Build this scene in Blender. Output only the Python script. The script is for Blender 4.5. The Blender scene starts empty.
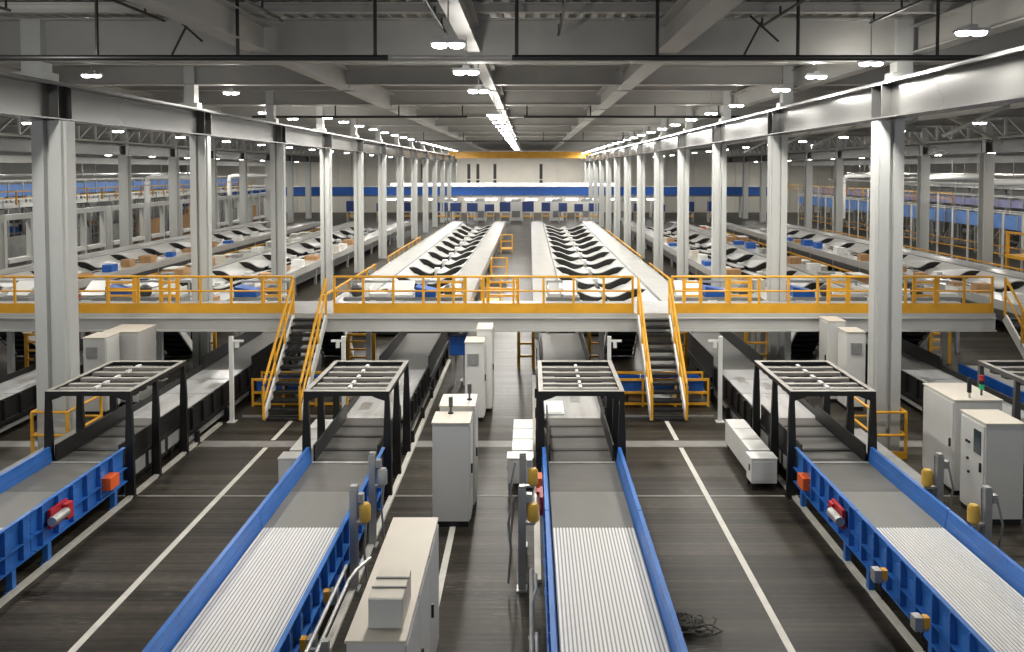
import bpy, math, random
from mathutils import Vector, Matrix
random.seed(7)
SC = bpy.context.scene
COL = SC.collection
F = 800.0; VX = 530.0; VY = 170.0; H = 6.2
def pX(u, Y): return (u - VX) * Y / F           # lateral position of an image column at depth Y
def pZ(v, Y): return H - (v - VY) * Y / F

# ------------------------------------------------------------------ materials
def mat(name, col, rough=0.5, metal=0.0, noise=0.0, nscale=3.0, stretch=(1, 1, 1), bump=0.0, emit=None, col2=None, spec=0.5):
    m = bpy.data.materials.new(name); m.use_nodes = True
    nt = m.node_tree; b = nt.nodes['Principled BSDF']
    b.inputs['Roughness'].default_value = rough
    b.inputs['Metallic'].default_value = metal
    b.inputs['Specular IOR Level'].default_value = spec
    c = (*col, 1)
    b.inputs['Base Color'].default_value = c
    if noise or bump:
        tc = nt.nodes.new('ShaderNodeTexCoord'); mp = nt.nodes.new('ShaderNodeMapping')
        mp.inputs['Scale'].default_value = stretch
        nz = nt.nodes.new('ShaderNodeTexNoise'); nz.inputs['Scale'].default_value = nscale
        nz.inputs['Detail'].default_value = 5
        nt.links.new(tc.outputs['Object'], mp.inputs['Vector']); nt.links.new(mp.outputs['Vector'], nz.inputs['Vector'])
        if noise:
            mx = nt.nodes.new('ShaderNodeMix'); mx.data_type = 'RGBA'
            k2 = col2 or tuple(max(0, x * (1 - noise)) for x in col)
            mx.inputs['A'].default_value = c; mx.inputs['B'].default_value = (*k2, 1)
            rp = nt.nodes.new('ShaderNodeMapRange'); rp.inputs['From Min'].default_value = .35; rp.inputs['From Max'].default_value = .65
            nt.links.new(nz.outputs['Fac'], rp.inputs['Value']); nt.links.new(rp.outputs['Result'], mx.inputs['Factor'])
            nt.links.new(mx.outputs['Result'], b.inputs['Base Color'])
        if bump:
            bp = nt.nodes.new('ShaderNodeBump'); bp.inputs['Strength'].default_value = bump; bp.inputs['Distance'].default_value = .02
            nt.links.new(nz.outputs['Fac'], bp.inputs['Height']); nt.links.new(bp.outputs['Normal'], b.inputs['Normal'])
    if emit:
        b.inputs['Emission Color'].default_value = (*emit[:3], 1); b.inputs['Emission Strength'].default_value = emit[3]
    return m

M = {}
M['column'] = mat('column paint', (.54, .55, .53), .42, 0, .10, 1.2, (1, 1, .3))
M['beam'] = mat('beam paint', (.10, .10, .096), .24, .5, .18, 1.0, (1, .3, 1))
M['roofsteel'] = mat('roof steel', (.40, .39, .365), .5, 0, .12, .8)
M['deckroof'] = mat('corrugated roof sheet', (.36, .35, .325), .45, .2, .15, .6)
M['blackpipe'] = mat('black pipe', (.012, .012, .012), .45)
M['black'] = mat('black paint', (.008, .008, .008), .5, 0, .3, 4)
M['tread'] = mat('dark tread', (.02, .02, .02), .5, 0, .4, 6)
M['blue'] = mat('blue paint', (.035, .17, .55), .35, 0, .2, 2)
M['bluebin'] = mat('blue plastic', (.012, .10, .42), .4, 0, .15, 3)
M['bluepale'] = mat('pale blue sheet', (.13, .27, .62), .4, 0, .2, 1)
M['lavender'] = mat('lavender sheet', (.33, .33, .55), .4, 0, .2, 1)
M['yellow'] = mat('safety yellow', (.80, .40, .025), .42, 0, .15, 2)
M['navy'] = mat('navy hopper paint', (.015, .045, .20), .45, 0, .3, 2)
M['orange'] = mat('orange plastic', (.80, .13, .02), .4)
M['red'] = mat('red motor paint', (.50, .02, .03), .4, 0, .3, 5)
M['green'] = mat('green lens', (.02, .5, .2), .3)
M['ochre'] = mat('ochre motor paint', (.62, .38, .05), .45, 0, .2, 5)
M['cabinet'] = mat('cabinet grey', (.60, .60, .575), .45, 0, .05, 1.5)
M['cabinetbeige'] = mat('cabinet beige', (.60, .55, .47), .5, 0, .05, 1.5)
M['white'] = mat('white paint', (.74, .74, .71), .4, 0, .06, 2)
M['sorter'] = mat('sorter cover', (.46, .455, .43), .22, 0, .08, .8)
M['tray'] = mat('slide tray', (.52, .52, .50), .3, 0, .06, 1)
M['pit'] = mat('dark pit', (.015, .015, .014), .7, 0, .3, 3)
M['galv'] = mat('galvanised steel', (.46, .46, .45), .35, .5, .2, 4)
M['darkgrey'] = mat('dark grey paint', (.09, .09, .09), .45, 0, .2, 3)
M['midgrey'] = mat('mid grey paint', (.28, .28, .27), .45, 0, .2, 3)
M['plate'] = mat('brushed steel plate', (.72, .73, .73), .25, .3, .25, 3, (1, .15, 1))
M['beltdark'] = mat('dark belt', (.085, .082, .076), .5, 0, .15, 1.5, (1, 4, 1))
M['tan'] = mat('tan steel', (.36, .34, .31), .45, .2, .15, 4)
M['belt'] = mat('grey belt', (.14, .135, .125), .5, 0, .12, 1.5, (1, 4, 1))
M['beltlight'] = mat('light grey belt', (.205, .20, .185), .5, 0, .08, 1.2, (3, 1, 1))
M['ribgap'] = mat('ribbed belt groove', (.33, .325, .315), .5)
M['rib'] = mat('ribbed belt ridge', (.80, .79, .78), .4)
M['fascia'] = mat('fascia grey', (.50, .50, .475), .4, 0, .1, 1)
M['line'] = mat('floor paint white', (.62, .60, .54), .5, 0, .15, 4)
M['linegrey'] = mat('floor paint grey', (.25, .24, .225), .5, 0, .25, 3)
M['lens'] = mat('lamp lens', (.9, .9, .9), .3, emit=(1, .98, .93, 22))
M['tube'] = mat('light tube', (.9, .9, .9), .3, emit=(1, 1, 1, 5))
M['wall'] = mat('wall panel', (.80, .77, .69), .6, 0, .08, .4)
M['sidewall'] = mat('side wall panel', (.45, .45, .43), .6, 0, .2, .3)
M['slot'] = mat('dark louvre', (.03, .03, .028), .5)
M['carton'] = mat('brown cardboard', (.42, .24, .11), .7, 0, .2, 4)
M['parcel'] = mat('white reflection sheet', (.9, .9, .9), .35)  # white of the sheet that imitates a reflection on the centre lane
M['net'] = mat('dark netting', (.10, .095, .08), .8, 0, .5, 30)
M['glassdark'] = mat('dark display', (.03, .05, .055), .15)

def floor_mat():
    m = bpy.data.materials.new('floor'); m.use_nodes = True
    nt = m.node_tree; b = nt.nodes['Principled BSDF']; N = nt.nodes.new; L = nt.links.new
    tc = N('ShaderNodeTexCoord')
    def noise(scale, st, det=4):
        mp = N('ShaderNodeMapping'); mp.inputs['Scale'].default_value = st
        n = N('ShaderNodeTexNoise'); n.inputs['Scale'].default_value = scale; n.inputs['Detail'].default_value = det
        L(tc.outputs['Object'], mp.inputs['Vector']); L(mp.outputs['Vector'], n.inputs['Vector']); return n
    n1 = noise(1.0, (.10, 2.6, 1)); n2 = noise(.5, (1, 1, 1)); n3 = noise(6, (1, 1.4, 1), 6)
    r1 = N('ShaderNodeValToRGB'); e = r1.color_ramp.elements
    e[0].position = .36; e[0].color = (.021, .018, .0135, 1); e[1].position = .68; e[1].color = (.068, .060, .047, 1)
    L(n1.outputs['Fac'], r1.inputs['Fac'])  # cross bands: roof reflections painted into the floor colour
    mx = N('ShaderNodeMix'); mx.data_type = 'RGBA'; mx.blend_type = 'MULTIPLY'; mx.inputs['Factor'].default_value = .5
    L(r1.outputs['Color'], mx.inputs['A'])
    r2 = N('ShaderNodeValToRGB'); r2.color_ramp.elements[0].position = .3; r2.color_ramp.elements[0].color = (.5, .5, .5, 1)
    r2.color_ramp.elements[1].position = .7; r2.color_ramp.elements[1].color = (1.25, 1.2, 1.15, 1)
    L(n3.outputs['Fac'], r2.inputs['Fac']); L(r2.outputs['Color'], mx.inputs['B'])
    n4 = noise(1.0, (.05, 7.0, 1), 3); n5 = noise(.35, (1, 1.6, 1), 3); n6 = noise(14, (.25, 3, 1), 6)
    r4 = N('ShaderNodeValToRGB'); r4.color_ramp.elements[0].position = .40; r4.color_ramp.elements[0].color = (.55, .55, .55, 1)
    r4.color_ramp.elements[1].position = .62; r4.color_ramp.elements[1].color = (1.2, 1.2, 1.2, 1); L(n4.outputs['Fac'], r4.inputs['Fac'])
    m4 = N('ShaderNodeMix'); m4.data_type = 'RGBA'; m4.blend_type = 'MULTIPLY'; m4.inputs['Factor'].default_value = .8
    L(mx.outputs['Result'], m4.inputs['A']); L(r4.outputs['Color'], m4.inputs['B'])  # stronger, finer bands of the same painted reflections
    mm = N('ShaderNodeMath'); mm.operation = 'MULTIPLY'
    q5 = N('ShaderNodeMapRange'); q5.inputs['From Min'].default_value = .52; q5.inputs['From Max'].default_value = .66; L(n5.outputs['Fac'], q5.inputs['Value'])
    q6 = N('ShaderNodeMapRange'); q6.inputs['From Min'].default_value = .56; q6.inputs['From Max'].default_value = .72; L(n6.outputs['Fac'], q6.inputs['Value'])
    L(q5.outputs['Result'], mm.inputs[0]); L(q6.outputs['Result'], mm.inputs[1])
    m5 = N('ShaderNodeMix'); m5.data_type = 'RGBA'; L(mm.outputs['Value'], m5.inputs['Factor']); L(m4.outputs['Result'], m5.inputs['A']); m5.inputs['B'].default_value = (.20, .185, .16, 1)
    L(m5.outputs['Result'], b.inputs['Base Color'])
    rr = N('ShaderNodeMapRange'); rr.inputs['To Min'].default_value = .36; rr.inputs['To Max'].default_value = .44
    L(n2.outputs['Fac'], rr.inputs['Value']); L(rr.outputs['Result'], b.inputs['Roughness'])
    wv = N('ShaderNodeTexWave'); wv.bands_direction = 'Y'; wv.inputs['Scale'].default_value = 2.6; wv.inputs['Distortion'].default_value = .6
    b.inputs['Specular IOR Level'].default_value = .16
    L(tc.outputs['Object'], wv.inputs['Vector'])
    bp = N('ShaderNodeBump'); bp.inputs['Strength'].default_value = .05; bp.inputs['Distance'].default_value = .02
    L(wv.outputs['Fac'], bp.inputs['Height']); L(bp.outputs['Normal'], b.inputs['Normal'])
    return m
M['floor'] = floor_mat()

# ------------------------------------------------------------------ mesh builder
class MB:
    def __init__(s): s.v = []; s.f = []; s.mi = []; s.cur = 0; s.sm = False
    def _add(s, vs, fs):
        o = len(s.v); s.v += [tuple(p) for p in vs]
        for f in fs: s.f.append(tuple(i + o for i in f)); s.mi.append(s.cur)
        return s
    def b(s, x0, x1, y0, y1, z0, z1):
        vs = [(x0,y0,z0),(x1,y0,z0),(x1,y1,z0),(x0,y1,z0),(x0,y0,z1),(x1,y0,z1),(x1,y1,z1),(x0,y1,z1)]
        return s._add(vs, [(0,3,2,1),(4,5,6,7),(0,1,5,4),(1,2,6,5),(2,3,7,6),(3,0,4,7)])
    def c(s, cx, cy, cz, sx, sy, sz): return s.b(cx-sx/2,cx+sx/2,cy-sy/2,cy+sy/2,cz-sz/2,cz+sz/2)
    def bar(s, p, q, w, h=None):
        h = h or w; p = Vector(p); q = Vector(q); d = (q-p).normalized()
        up = Vector((0,0,1)) if abs(d.z) < .95 else Vector((0,1,0))
        a = d.cross(up).normalized(); u = a.cross(d).normalized()
        vs = []
        for e in (p, q):
            for (i, j) in ((-1,-1),(1,-1),(1,1),(-1,1)): vs.append(e + a*(i*w/2) + u*(j*h/2))
        return s._add(vs, [(0,1,2,3),(7,6,5,4),(0,4,5,1),(1,5,6,2),(2,6,7,3),(3,7,4,0)])
    def tube(s, pts, r, n=8):
        s.sm = True
        pts = [Vector(p) for p in pts]; rings = []
        for k, p in enumerate(pts):
            d = (pts[min(k+1, len(pts)-1)] - pts[max(k-1, 0)]).normalized()
            up = Vector((0,0,1)) if abs(d.z) < .95 else Vector((0,1,0))
            a = d.cross(up).normalized(); u = a.cross(d)
            rings.append([p + a*(r*math.cos(t*2*math.pi/n)) + u*(r*math.sin(t*2*math.pi/n)) for t in range(n)])
        vs = [v for R in rings for v in R]; fs = []
        for k in range(len(pts)-1):
            for t in range(n): fs.append((k*n+t, k*n+(t+1)%n, (k+1)*n+(t+1)%n, (k+1)*n+t))
        fs.append(tuple(range(n-1,-1,-1))); fs.append(tuple((len(pts)-1)*n+t for t in range(n)))
        return s._add(vs, fs)
    def lathe(s, prof, n=16, c=(0,0,0)):                       # prof: (r, z) pairs about the z axis
        s.sm = True
        vs = []; fs = []
        for (r, z) in prof:
            for t in range(n): vs.append((c[0]+r*math.cos(t*2*math.pi/n), c[1]+r*math.sin(t*2*math.pi/n), c[2]+z))
        for k in range(len(prof)-1):
            for t in range(n): fs.append((k*n+t, k*n+(t+1)%n, (k+1)*n+(t+1)%n, (k+1)*n+t))
        fs.append(tuple(range(n-1,-1,-1))); fs.append(tuple((len(prof)-1)*n+t for t in range(n)))
        return s._add(vs, fs)
    def prism(s, poly, axis, a, b):                            # poly in the two other axes, extruded from a to b
        n = len(poly)
        def P(p, t):
            return {'x': (t, p[0], p[1]), 'y': (p[0], t, p[1]), 'z': (p[0], p[1], t)}[axis]
        vs = [P(p, a) for p in poly] + [P(p, b) for p in poly]
        fs = [tuple(range(n)), tuple(range(2*n-1, n-1, -1))] + [(i, n+i, n+(i+1)%n, (i+1)%n) for i in range(n)]
        return s._add(vs, fs)
    def quad(s, *p): return s._add(p, [tuple(range(len(p)))])
    def mesh(s, name, mats, bevel=0):
        me = bpy.data.meshes.new(name); me.from_pydata(s.v, [], s.f)
        mats = mats if isinstance(mats, (list, tuple)) else [mats]
        for m in mats: me.materials.append(M[m])
        if len(mats) > 1: me.polygons.foreach_set('material_index', s.mi)
        import bmesh
        bm = bmesh.new(); bm.from_mesh(me)
        bmesh.ops.recalc_face_normals(bm, faces=bm.faces)
        bm.to_mesh(me); bm.free()
        if s.sm:
            me.polygons.foreach_set('use_smooth', [True]*len(me.polygons)); me.set_sharp_from_angle(angle=math.radians(38))
        me.update(); return me

def tag(o, label, cat, group=None, kind=None):
    o['label'] = label
    if cat: o['category'] = cat
    if group: o['group'] = group
    if kind: o['kind'] = kind
    return o
def thing(name, label, cat, loc=(0,0,0), rz=0, group=None):
    o = bpy.data.objects.new(name, None); COL.objects.link(o); o.empty_display_size = .2
    o.location = loc; o.rotation_euler = (0,0,rz); return tag(o, label, cat, group)
def part(name, mb, mats, parent, label=None, bevel=0):
    o = bpy.data.objects.new(name, mb.mesh(name, mats)); COL.objects.link(o); o.parent = parent
    if label: o['label'] = label
    if bevel:
        md = o.modifiers.new('bevel', 'BEVEL'); md.width = bevel; md.segments = 2; md.limit_method = 'ANGLE'
    return o
def solo(name, mb, mats, label, cat, loc=(0,0,0), group=None, bevel=0, rz=0):
    o = part(name, mb, mats, None, bevel=bevel); o.location = loc; o.rotation_euler = (0,0,rz); return tag(o, label, cat, group)
def struct(name, mb, mats, label, cat):
    o = part(name, mb, mats, None); return tag(o, label, cat, None, 'structure')
def dup(root, loc, label, rz=None, scale=None):
    def cp(o, par):
        c = o.copy(); COL.objects.link(c)
        if par: c.parent = par
        for ch in [x for x in KIDS.get(o.name, [])]: cp(ch, c)
        return c
    KIDS = {}
    def walk(o):
        KIDS[o.name] = list(o.children)
        for c in o.children: walk(c)
    walk(root)
    r = cp(root, None); r.location = loc; r['label'] = label
    if rz is not None: r.rotation_euler = (0,0,rz)
    return r
ORD = ['first','second','third','fourth','fifth','sixth','seventh','eighth','ninth','tenth','eleventh','twelfth','thirteenth',
       'fourteenth','fifteenth','sixteenth','seventeenth','eighteenth','nineteenth','twentieth','twenty-first','twenty-second',
       'twenty-third','twenty-fourth','twenty-fifth','twenty-sixth','twenty-seventh','twenty-eighth']

# ------------------------------------------------------------------ shell
XW = 50.0; YF = 117.0; ZC = 9.5
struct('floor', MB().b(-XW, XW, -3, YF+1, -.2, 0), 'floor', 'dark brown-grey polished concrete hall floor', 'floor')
mb = MB(); per = .32; n = int(2*XW/per); pts = []
for i in range(n):
    x = -XW + i*per
    pts += [(x, ZC), (x+.12, ZC), (x+.15, ZC+.11), (x+.29, ZC+.11)]
pts.append((XW, ZC))
for a, c in zip(pts[:-1], pts[1:]):
    mb.quad((a[0], -3, a[1]), (c[0], -3, c[1]), (c[0], YF, c[1]), (a[0], YF, a[1]))
mb.b(-XW, XW, -3, YF, ZC+.2, ZC+.3)
struct('ceiling', mb, 'deckroof', 'grey corrugated metal roof deck over the hall', 'ceiling')
mb = MB()
for k in range(50): mb.b(-XW+k*2+.02, -XW+k*2+1.98, YF, YF+.2, 0, ZC)
mb.b(-XW, XW, YF+.2, YF+.3, 0, ZC)
struct('wall_back', mb, 'wall', 'pale panelled end wall far down the hall', 'wall')
struct('wall_left', MB().b(-XW-.2, -XW, -3, YF, 0, ZC), 'sidewall', 'grey side wall far beyond the left bay', 'wall')
struct('wall_right', MB().b(XW, XW+.2, -3, YF, 0, ZC), 'sidewall', 'grey side wall far beyond the right bay', 'wall')
for k, u in enumerate((423, 469, 478, 495, 541, 586)):
    x = pX(u, YF); mb = MB()
    mb.b(x-.22, x+.22, YF-.06, YF-.01, pZ(185, YF), pZ(180, YF)).b(x-.22, x+.22, YF-.06, YF-.01, pZ(179, YF), pZ(164, YF))
    o = struct('window_%d' % (k+1), mb, 'slot', 'narrow dark louvred window in the far end wall, %s from left' % ORD[k], 'window')
# floor paint
tr = [0]
def trim(x0, x1, y0, y1, m, label, h=.006):
    tr[0] += 1
    struct('trim_%d' % tr[0], MB().b(x0, x1, y0, y1, .001, h), m, label, 'floor marking')
trim(-5.95, -5.85, 7, 17.85, 'line', 'long white floor line between the two left lanes')
trim(-5.95, -5.85, 18.35, 19.8, 'line', 'short white floor line in front of the left yellow stair')
trim(3.32, 3.42, 7, 17.85, 'line', 'long white floor line right of the centre lane')
trim(3.32, 3.42, 18.35, 19.9, 'line', 'short white floor line in front of the right yellow stair')
trim(-1.39, -1.29, 10.6, 13.9, 'line', 'short white floor line in front of the grey control cabinet')
trim(9.05, 9.15, 9.5, 13.2, 'line', 'short white floor line at the right image edge')
trim(-20, 16, 17.9, 18.3, 'linegrey', 'wide pale grey band painted across the floor', .004)
trim(-20, 16, 15.18, 15.24, 'linegrey', 'thin pale seam strip across the floor', .004)
for (x, y0, y1, lab) in ((-7.55, 8, 19.5, 'pale kerb strip along the leftmost blue conveyor'), (-2.62, 8.5, 26, 'pale kerb strip along the conveyor left of centre'),
                      (5.0, 10, 19.6, 'pale kerb strip along the right blue conveyor'), (.12, 12, 24, 'pale kerb strip along the centre conveyor')):
    trim(x-.05, x+.05, y0, y1, 'line', lab, .05)

# ------------------------------------------------------------------ columns and runways
def column_mesh():
    w, d, g, r = .33, .26, .06, .14
    poly = [(-w,-d),(-g-.03,-d),(-g-.03,-d+r),(g-.03,-d+r),(g-.03,-d),(w-.06,-d),(w-.06,-d+.1),(w,-d+.1),(w,d-.1),(w-.06,d-.1),(w-.06,d),(g-.03,d),(g-.03,d-r),(-g-.03,d-r),(-g-.03,d),(-w,d)]
    return MB().prism(poly, 'z', 0, 7.26)
proto = {}
SP = 7.7; Y1 = 17.6
def make_column(side):
    t = thing('steel_column', 'x', 'column')
    s = MB(); m = column_mesh()
    if side > 0: m.v = [(-x, y, z) for (x, y, z) in m.v]
    part('shaft', m, 'column', t)
    part('base_plate', MB().b(-.30,.30,-.30,.30,0,.04), 'midgrey', t)
    part('upper_post', MB().b(-.2+.34*side*1.0,.2+.34*side,-.2,.2,7.27,9.42), 'column', t)
    part('bracket', MB().b(.02*side if side>0 else -.75, .75 if side>0 else -.02*1,-.22,.22,8.06,8.3), 'column', t)
    return t
for side, X, nm in ((-1, -10.32, 'left'), (1, 7.75, 'right')):
    p = make_column(side)
    for i in range(13):
        lab = 'white steel column, %s from the camera in the row on the %s of the main aisle' % (ORD[i], nm)
        c = p if i == 0 else dup(p, (X, Y1+SP*i, 0), lab)
        c.location = (X, Y1+SP*i, 0); c['label'] = lab
        k = (1.05 if side < 0 else .86) if i == 0 else .8
        c.scale = (k, k, 1)
# outer rows
def make_outer():
    t = thing('steel_column', 'x', 'column')
    part('shaft', MB().prism([(-.3,-.3),(.3,-.3),(.3,-.24),(.03,-.24),(.03,.24),(.3,.24),(.3,.3),(-.3,.3),(-.3,.24),(-.03,.24),(-.03,-.24),(-.3,-.24)], 'z', 0, 7.2), 'column', t)
    part('upper_post', MB().b(-.2,.2,-.2,.2,7.25,9.4), 'column', t)
    return t
po = make_outer(); first = True
for X, nm in ((-28.3, 'far left'), (27.5, 'far right')):
    for i in range(3, 12):
        lab = 'slim white column, %s of the row standing in the %s bay' % (ORD[i-3], nm)
        if first: po.location = (X, Y1+SP*i, 0); po['label'] = lab; first = False
        else: dup(po, (X, Y1+SP*i, 0), lab)
def runway(X, y0, y1, z0, z1, label, side):
    t = thing('crane_runway_beam', label, 'beam', (X, y0, 0)); L = y1-y0
    part('web', MB().b(-.02,.02,0,L,z0+.03,z1-.03), 'beam', t)
    part('lower_flange', MB().b(-.26,.26,0,L,z0,z0+.03), 'beam', t)
    part('upper_flange', MB().b(-.26,.26,0,L,z1-.03,z1), 'beam', t)
    mb = MB(); y = Y1-y0-SP
    while y < L:
        if y > .3:
            for dy in (-.25, .25): mb.b(-.22,.22,y+dy-.01,y+dy+.01,z0+.03,z1-.03)
        y += SP
    part('stiffener_plates', mb, 'beam', t)
    part('crane_rail', MB().b(-.04,.04,0,L,z1,z1+.09), 'darkgrey', t)
runway(-10.30, 3, 113, 7.28, 8.03, 'long grey crane runway beam on the columns left of the aisle', -1)
runway(7.73, 3, 113, 7.30, 8.05, 'long grey crane runway beam on the columns right of the aisle', 1)
runway(-28.3, 25, 113, 7.22, 7.9, 'grey runway beam over the far left bay', -1)
runway(27.5, 25, 113, 7.22, 7.9, 'grey runway beam over the far right bay', 1)
for X, nm, z in ((-36, 'far left', 6.7), (36, 'far right', 6.75)):
    solo('wall_rail_beam', MB().b(-.2,.2,0,80,0,.5), 'column', 'pale horizontal beam running deep through the %s bay under the lamps' % nm, 'beam', (X, 30, z))
# yellow bridge crane
t = thing('bridge_crane', 'yellow overhead bridge crane spanning the far end of the aisle', 'crane', (0.2, 106.2, 0))
part('girder', MB().b(-10.1, 7.2, -.4, .4, 7.75, 8.6), 'yellow', t)
part('end_carriage', MB().b(-10.8,-10.11,-1.4,1.4,8.13,8.6), 'yellow', t)
part('end_carriage', MB().b(7.21,7.9,-1.4,1.4,8.15,8.6), 'yellow', t)

# ------------------------------------------------------------------ roof steel
def ibeam_x(x0, x1, y, z0, z1, w=.3):
    return MB().b(x0,x1,y-w/2,y+w/2,z0,z0+.03).b(x0,x1,y-w/2,y+w/2,z1-.03,z1).b(x0,x1,y-.02,y+.02,z0+.03,z1-.03)
for i in range(13):
    y = Y1+SP*i - (0 if i else .0)
    z0 = 8.52 if i == 0 else 8.85
    solo('roof_girder', ibeam_x(-48, 48, 0, z0, 9.45, .35), 'roofsteel', 'grey roof girder across the hall, %s from the camera' % ORD[i], 'girder', (0, y, 0))
for i in range(13):
    solo('roof_purlin', ibeam_x(-48, 48, 0, 9.28, 9.47, .18), 'roofsteel', 'thin grey roof purlin under the deck, %s from the camera' % ORD[i], 'purlin', (0, Y1-1.6+SP*i, 0))
for k, (X, w) in enumerate(((-15.5,.34), (-5.7,.42), (-1.2,.30), (2.9,.46), (8.3,.4), (13.6,.34), (-20.5,.3), (19.5,.3))):
    mb = MB()
    for i in range(-1, 12):
        y0 = Y1+SP*i+.25; y1 = y0+SP-.5
        if i == -1: y0 = 9.0
        z0 = 8.68
        mb.b(X-w/2,X+w/2,y0,y1,z0,z0+.03).b(X-.02,X+.02,y0,y1,z0+.03,9.27).b(X-w/2,X+w/2,y0,y1,9.24,9.27)
    solo('roof_beam', mb, 'roofsteel', 'grey lengthwise roof beam, %s from the left' % ORD[[1,2,3,4,5,6,0,7][k]], 'beam')
# sprinkler mains
def sprinkler(y, x0, x1, z, r, xs, label, heads=True):
    t = thing('sprinkler_pipe', label, 'pipe', (0, y, 0))
    part('main_pipe', MB().tube([(x0,0,z),(x1,0,z)], r, 10), 'blackpipe', t)
    for x in xs:
        if x0 < x < x1: part('hanger', MB().tube([(x,0,z+r),(x,0,ZC-.02)], r*.62, 6), 'blackpipe', t)
    mb = MB()
    for x in xs:
        if x0 < x < x1: mb.b(x-.07,x+.07,-.07,.07,ZC-.06,ZC-.01)
    part('hanger_plates', mb, 'blackpipe', t)
sprinkler(15.4, -14, -2.68, 8.32, .056, [pX(u,15.4) for u in (-33,105,243,378)], 'thick black sprinkler main nearest the camera, left length with hangers')
sprinkler(15.4, -.34, 14, 8.32, .056, [pX(u,15.4) for u in (517,655,793,930)], 'thick black sprinkler main nearest the camera, right length with hangers')
sprinkler(33.4, -11.5, -2.6, 8.40, .05, [pX(u,33.4) for u in (274,337,400,463)], 'black sprinkler main deeper in the hall, left length with hangers')
sprinkler(33.4, -.25, 11, 8.40, .05, [pX(u,33.4) for u in (527,590,654,717)], 'black sprinkler main deeper in the hall, right length with hangers')
sprinkler(60.5, -9, 9.5, 8.38, .05, [-8,-5,-2,1,4,7], 'black sprinkler main far down the hall near the crane')
t = thing('sprinkler_pipe', 'pale thin pipe bridging the gap in the near sprinkler main', 'pipe', (0, 15.4, 0))
part('main_pipe', MB().tube([(-2.62,0,8.34),(-.40,0,8.34)], .025, 8), 'galv', t)
def branch(X, y0, y1, z, label):
    t = thing('sprinkler_branch', label, 'pipe', (X, y0, 0)); L = y1-y0
    part('pipe', MB().tube([(0,0,z),(0,L,z)], .028, 8), 'blackpipe', t)
    y = .4
    while y < L:
        part('sprinkler_head', MB().tube([(0,y,z+.03),(0,y,z+.16)], .022, 6), 'blackpipe', t); y += 1.15
    part('hanging_rod', MB().tube([(0,.9,z),(0,.9,ZC)], .012, 6), 'blackpipe', t)
for X, y0, y1, lab in ((-9.3,9.5,14.6,'nearest the left runway beam'), (-4.75,9.5,15.6,'left of the near lamps'), (-1.75,10,16.8,'beside the middle lamp row'),
                   (-7.0,11,15.6,'between two left roof beams'), (.6,13,17.2,'just right of the middle lamp row'), (4.6,10,16.2,'right of the middle roof beam'), (6.6,9.5,15.8,'under the right lamp row')):
    branch(X, y0, y1, 9.05, 'thin black sprinkler branch pipe with upright heads, ' + lab)
for X, nm in ((-6.65, 'left'), (4.2, 'right')):
    t = thing('sway_brace', 'crossed black sway brace above the near sprinkler main on the %s' % nm, 'brace', (X, 15.4, 0))
    part('hanging_rod', MB().tube([(-.14,.05,8.38),(.18,.05,9.0)], .022, 6), 'blackpipe', t)
    part('rod', MB().tube([(.48,-.05,8.62),(-.06,-.05,9.1)], .022, 6), 'blackpipe', t)

# ------------------------------------------------------------------ lamps
lampdata = bpy.data.lights.new('lamp', 'AREA'); lampdata.shape = 'RECTANGLE'; lampdata.size = .46; lampdata.size_y = .22
lampdata.energy = 165; lampdata.color = (1, .965, .90)
glowdata = bpy.data.lights.new('lamp glow', 'POINT'); glowdata.energy = 42; glowdata.shadow_soft_size = .09; glowdata.color = (1, .965, .90)
def make_lamp(top=ZC-8.0):
    t = thing('high_bay_lamp', 'x', 'lamp')
    part('housing', MB().b(-.25,.25,-.10,.10,.045,.10).b(-.07,.07,-.07,.07,.10,.16), 'galv', t)
    for x in (-.125, .125):
        part('lens', MB().lathe([(.05,-.016),(.095,-.004),(.115,.02),(.11,.045)], 14, (x,0,0)), 'lens', t)
    part('hanging_rod', MB().tube([(0,0,.16),(0,0,top)], .012, 6), 'galv', t)
    l = bpy.data.objects.new('lamp_light', lampdata); COL.objects.link(l); l.parent = t; l.location = (0,0,-.06)
    l = bpy.data.objects.new('lamp_glow', glowdata); COL.objects.link(l); l.parent = t; l.location = (0,0,-.14)
    return t
LP = []
cen = [12, 15.3, 18.9, 27, 28.6] + [31+2.9*i for i in range(15)]
lef = [(-9.45,10.0),(-9.4,13.9),(-11.3,20.9),(-9.45,25.6),(-11.3,34.3),(-9.45,37.6),(-11.3,38.4),(-9.45,40.9),(-9.45,44.6)] + [(-9.45, 48.5+3.85*i) for i in range(17)]
rig = [(7.02,13.0),(7.0,16.7),(6.7,19.0),(6.85,22.1),(7.0,27.4),(7.0,31.2)] + [(7.0, 35+3.85*i) for i in range(20)]
lef = [p for p in lef if not 104.5 < p[1] < 107.9]; rig = [p for p in rig if not 104.5 < p[1] < 107.9]
lamp0 = {}
def put_lamp(x, y, lab, z=8.0, top=ZC-8.0):
    if top not in lamp0: o = lamp0[top] = make_lamp(top); o.location = (x,y,z); o['label'] = lab; o['group'] = 'hanging high-bay lamps'
    else: dup(lamp0[top], (x,y,z), lab)
for i, y in enumerate(cen): put_lamp(-1.2, y, 'bright twin-lens lamp hanging in the middle row, %s from the camera' % ORD[i], 8.0, .675)
for i, (x, y) in enumerate(sorted(lef, key=lambda a: a[1])): put_lamp(x, y, 'bright twin-lens lamp hanging by the left runway beam, %s from the camera' % ORD[i], 8.6, ZC-8.6)
for i, (x, y) in enumerate(sorted(rig, key=lambda a: a[1])): put_lamp(x, y, 'bright twin-lens lamp hanging by the right runway beam, %s from the camera' % ORD[i], 8.35, ZC-8.35)
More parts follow.
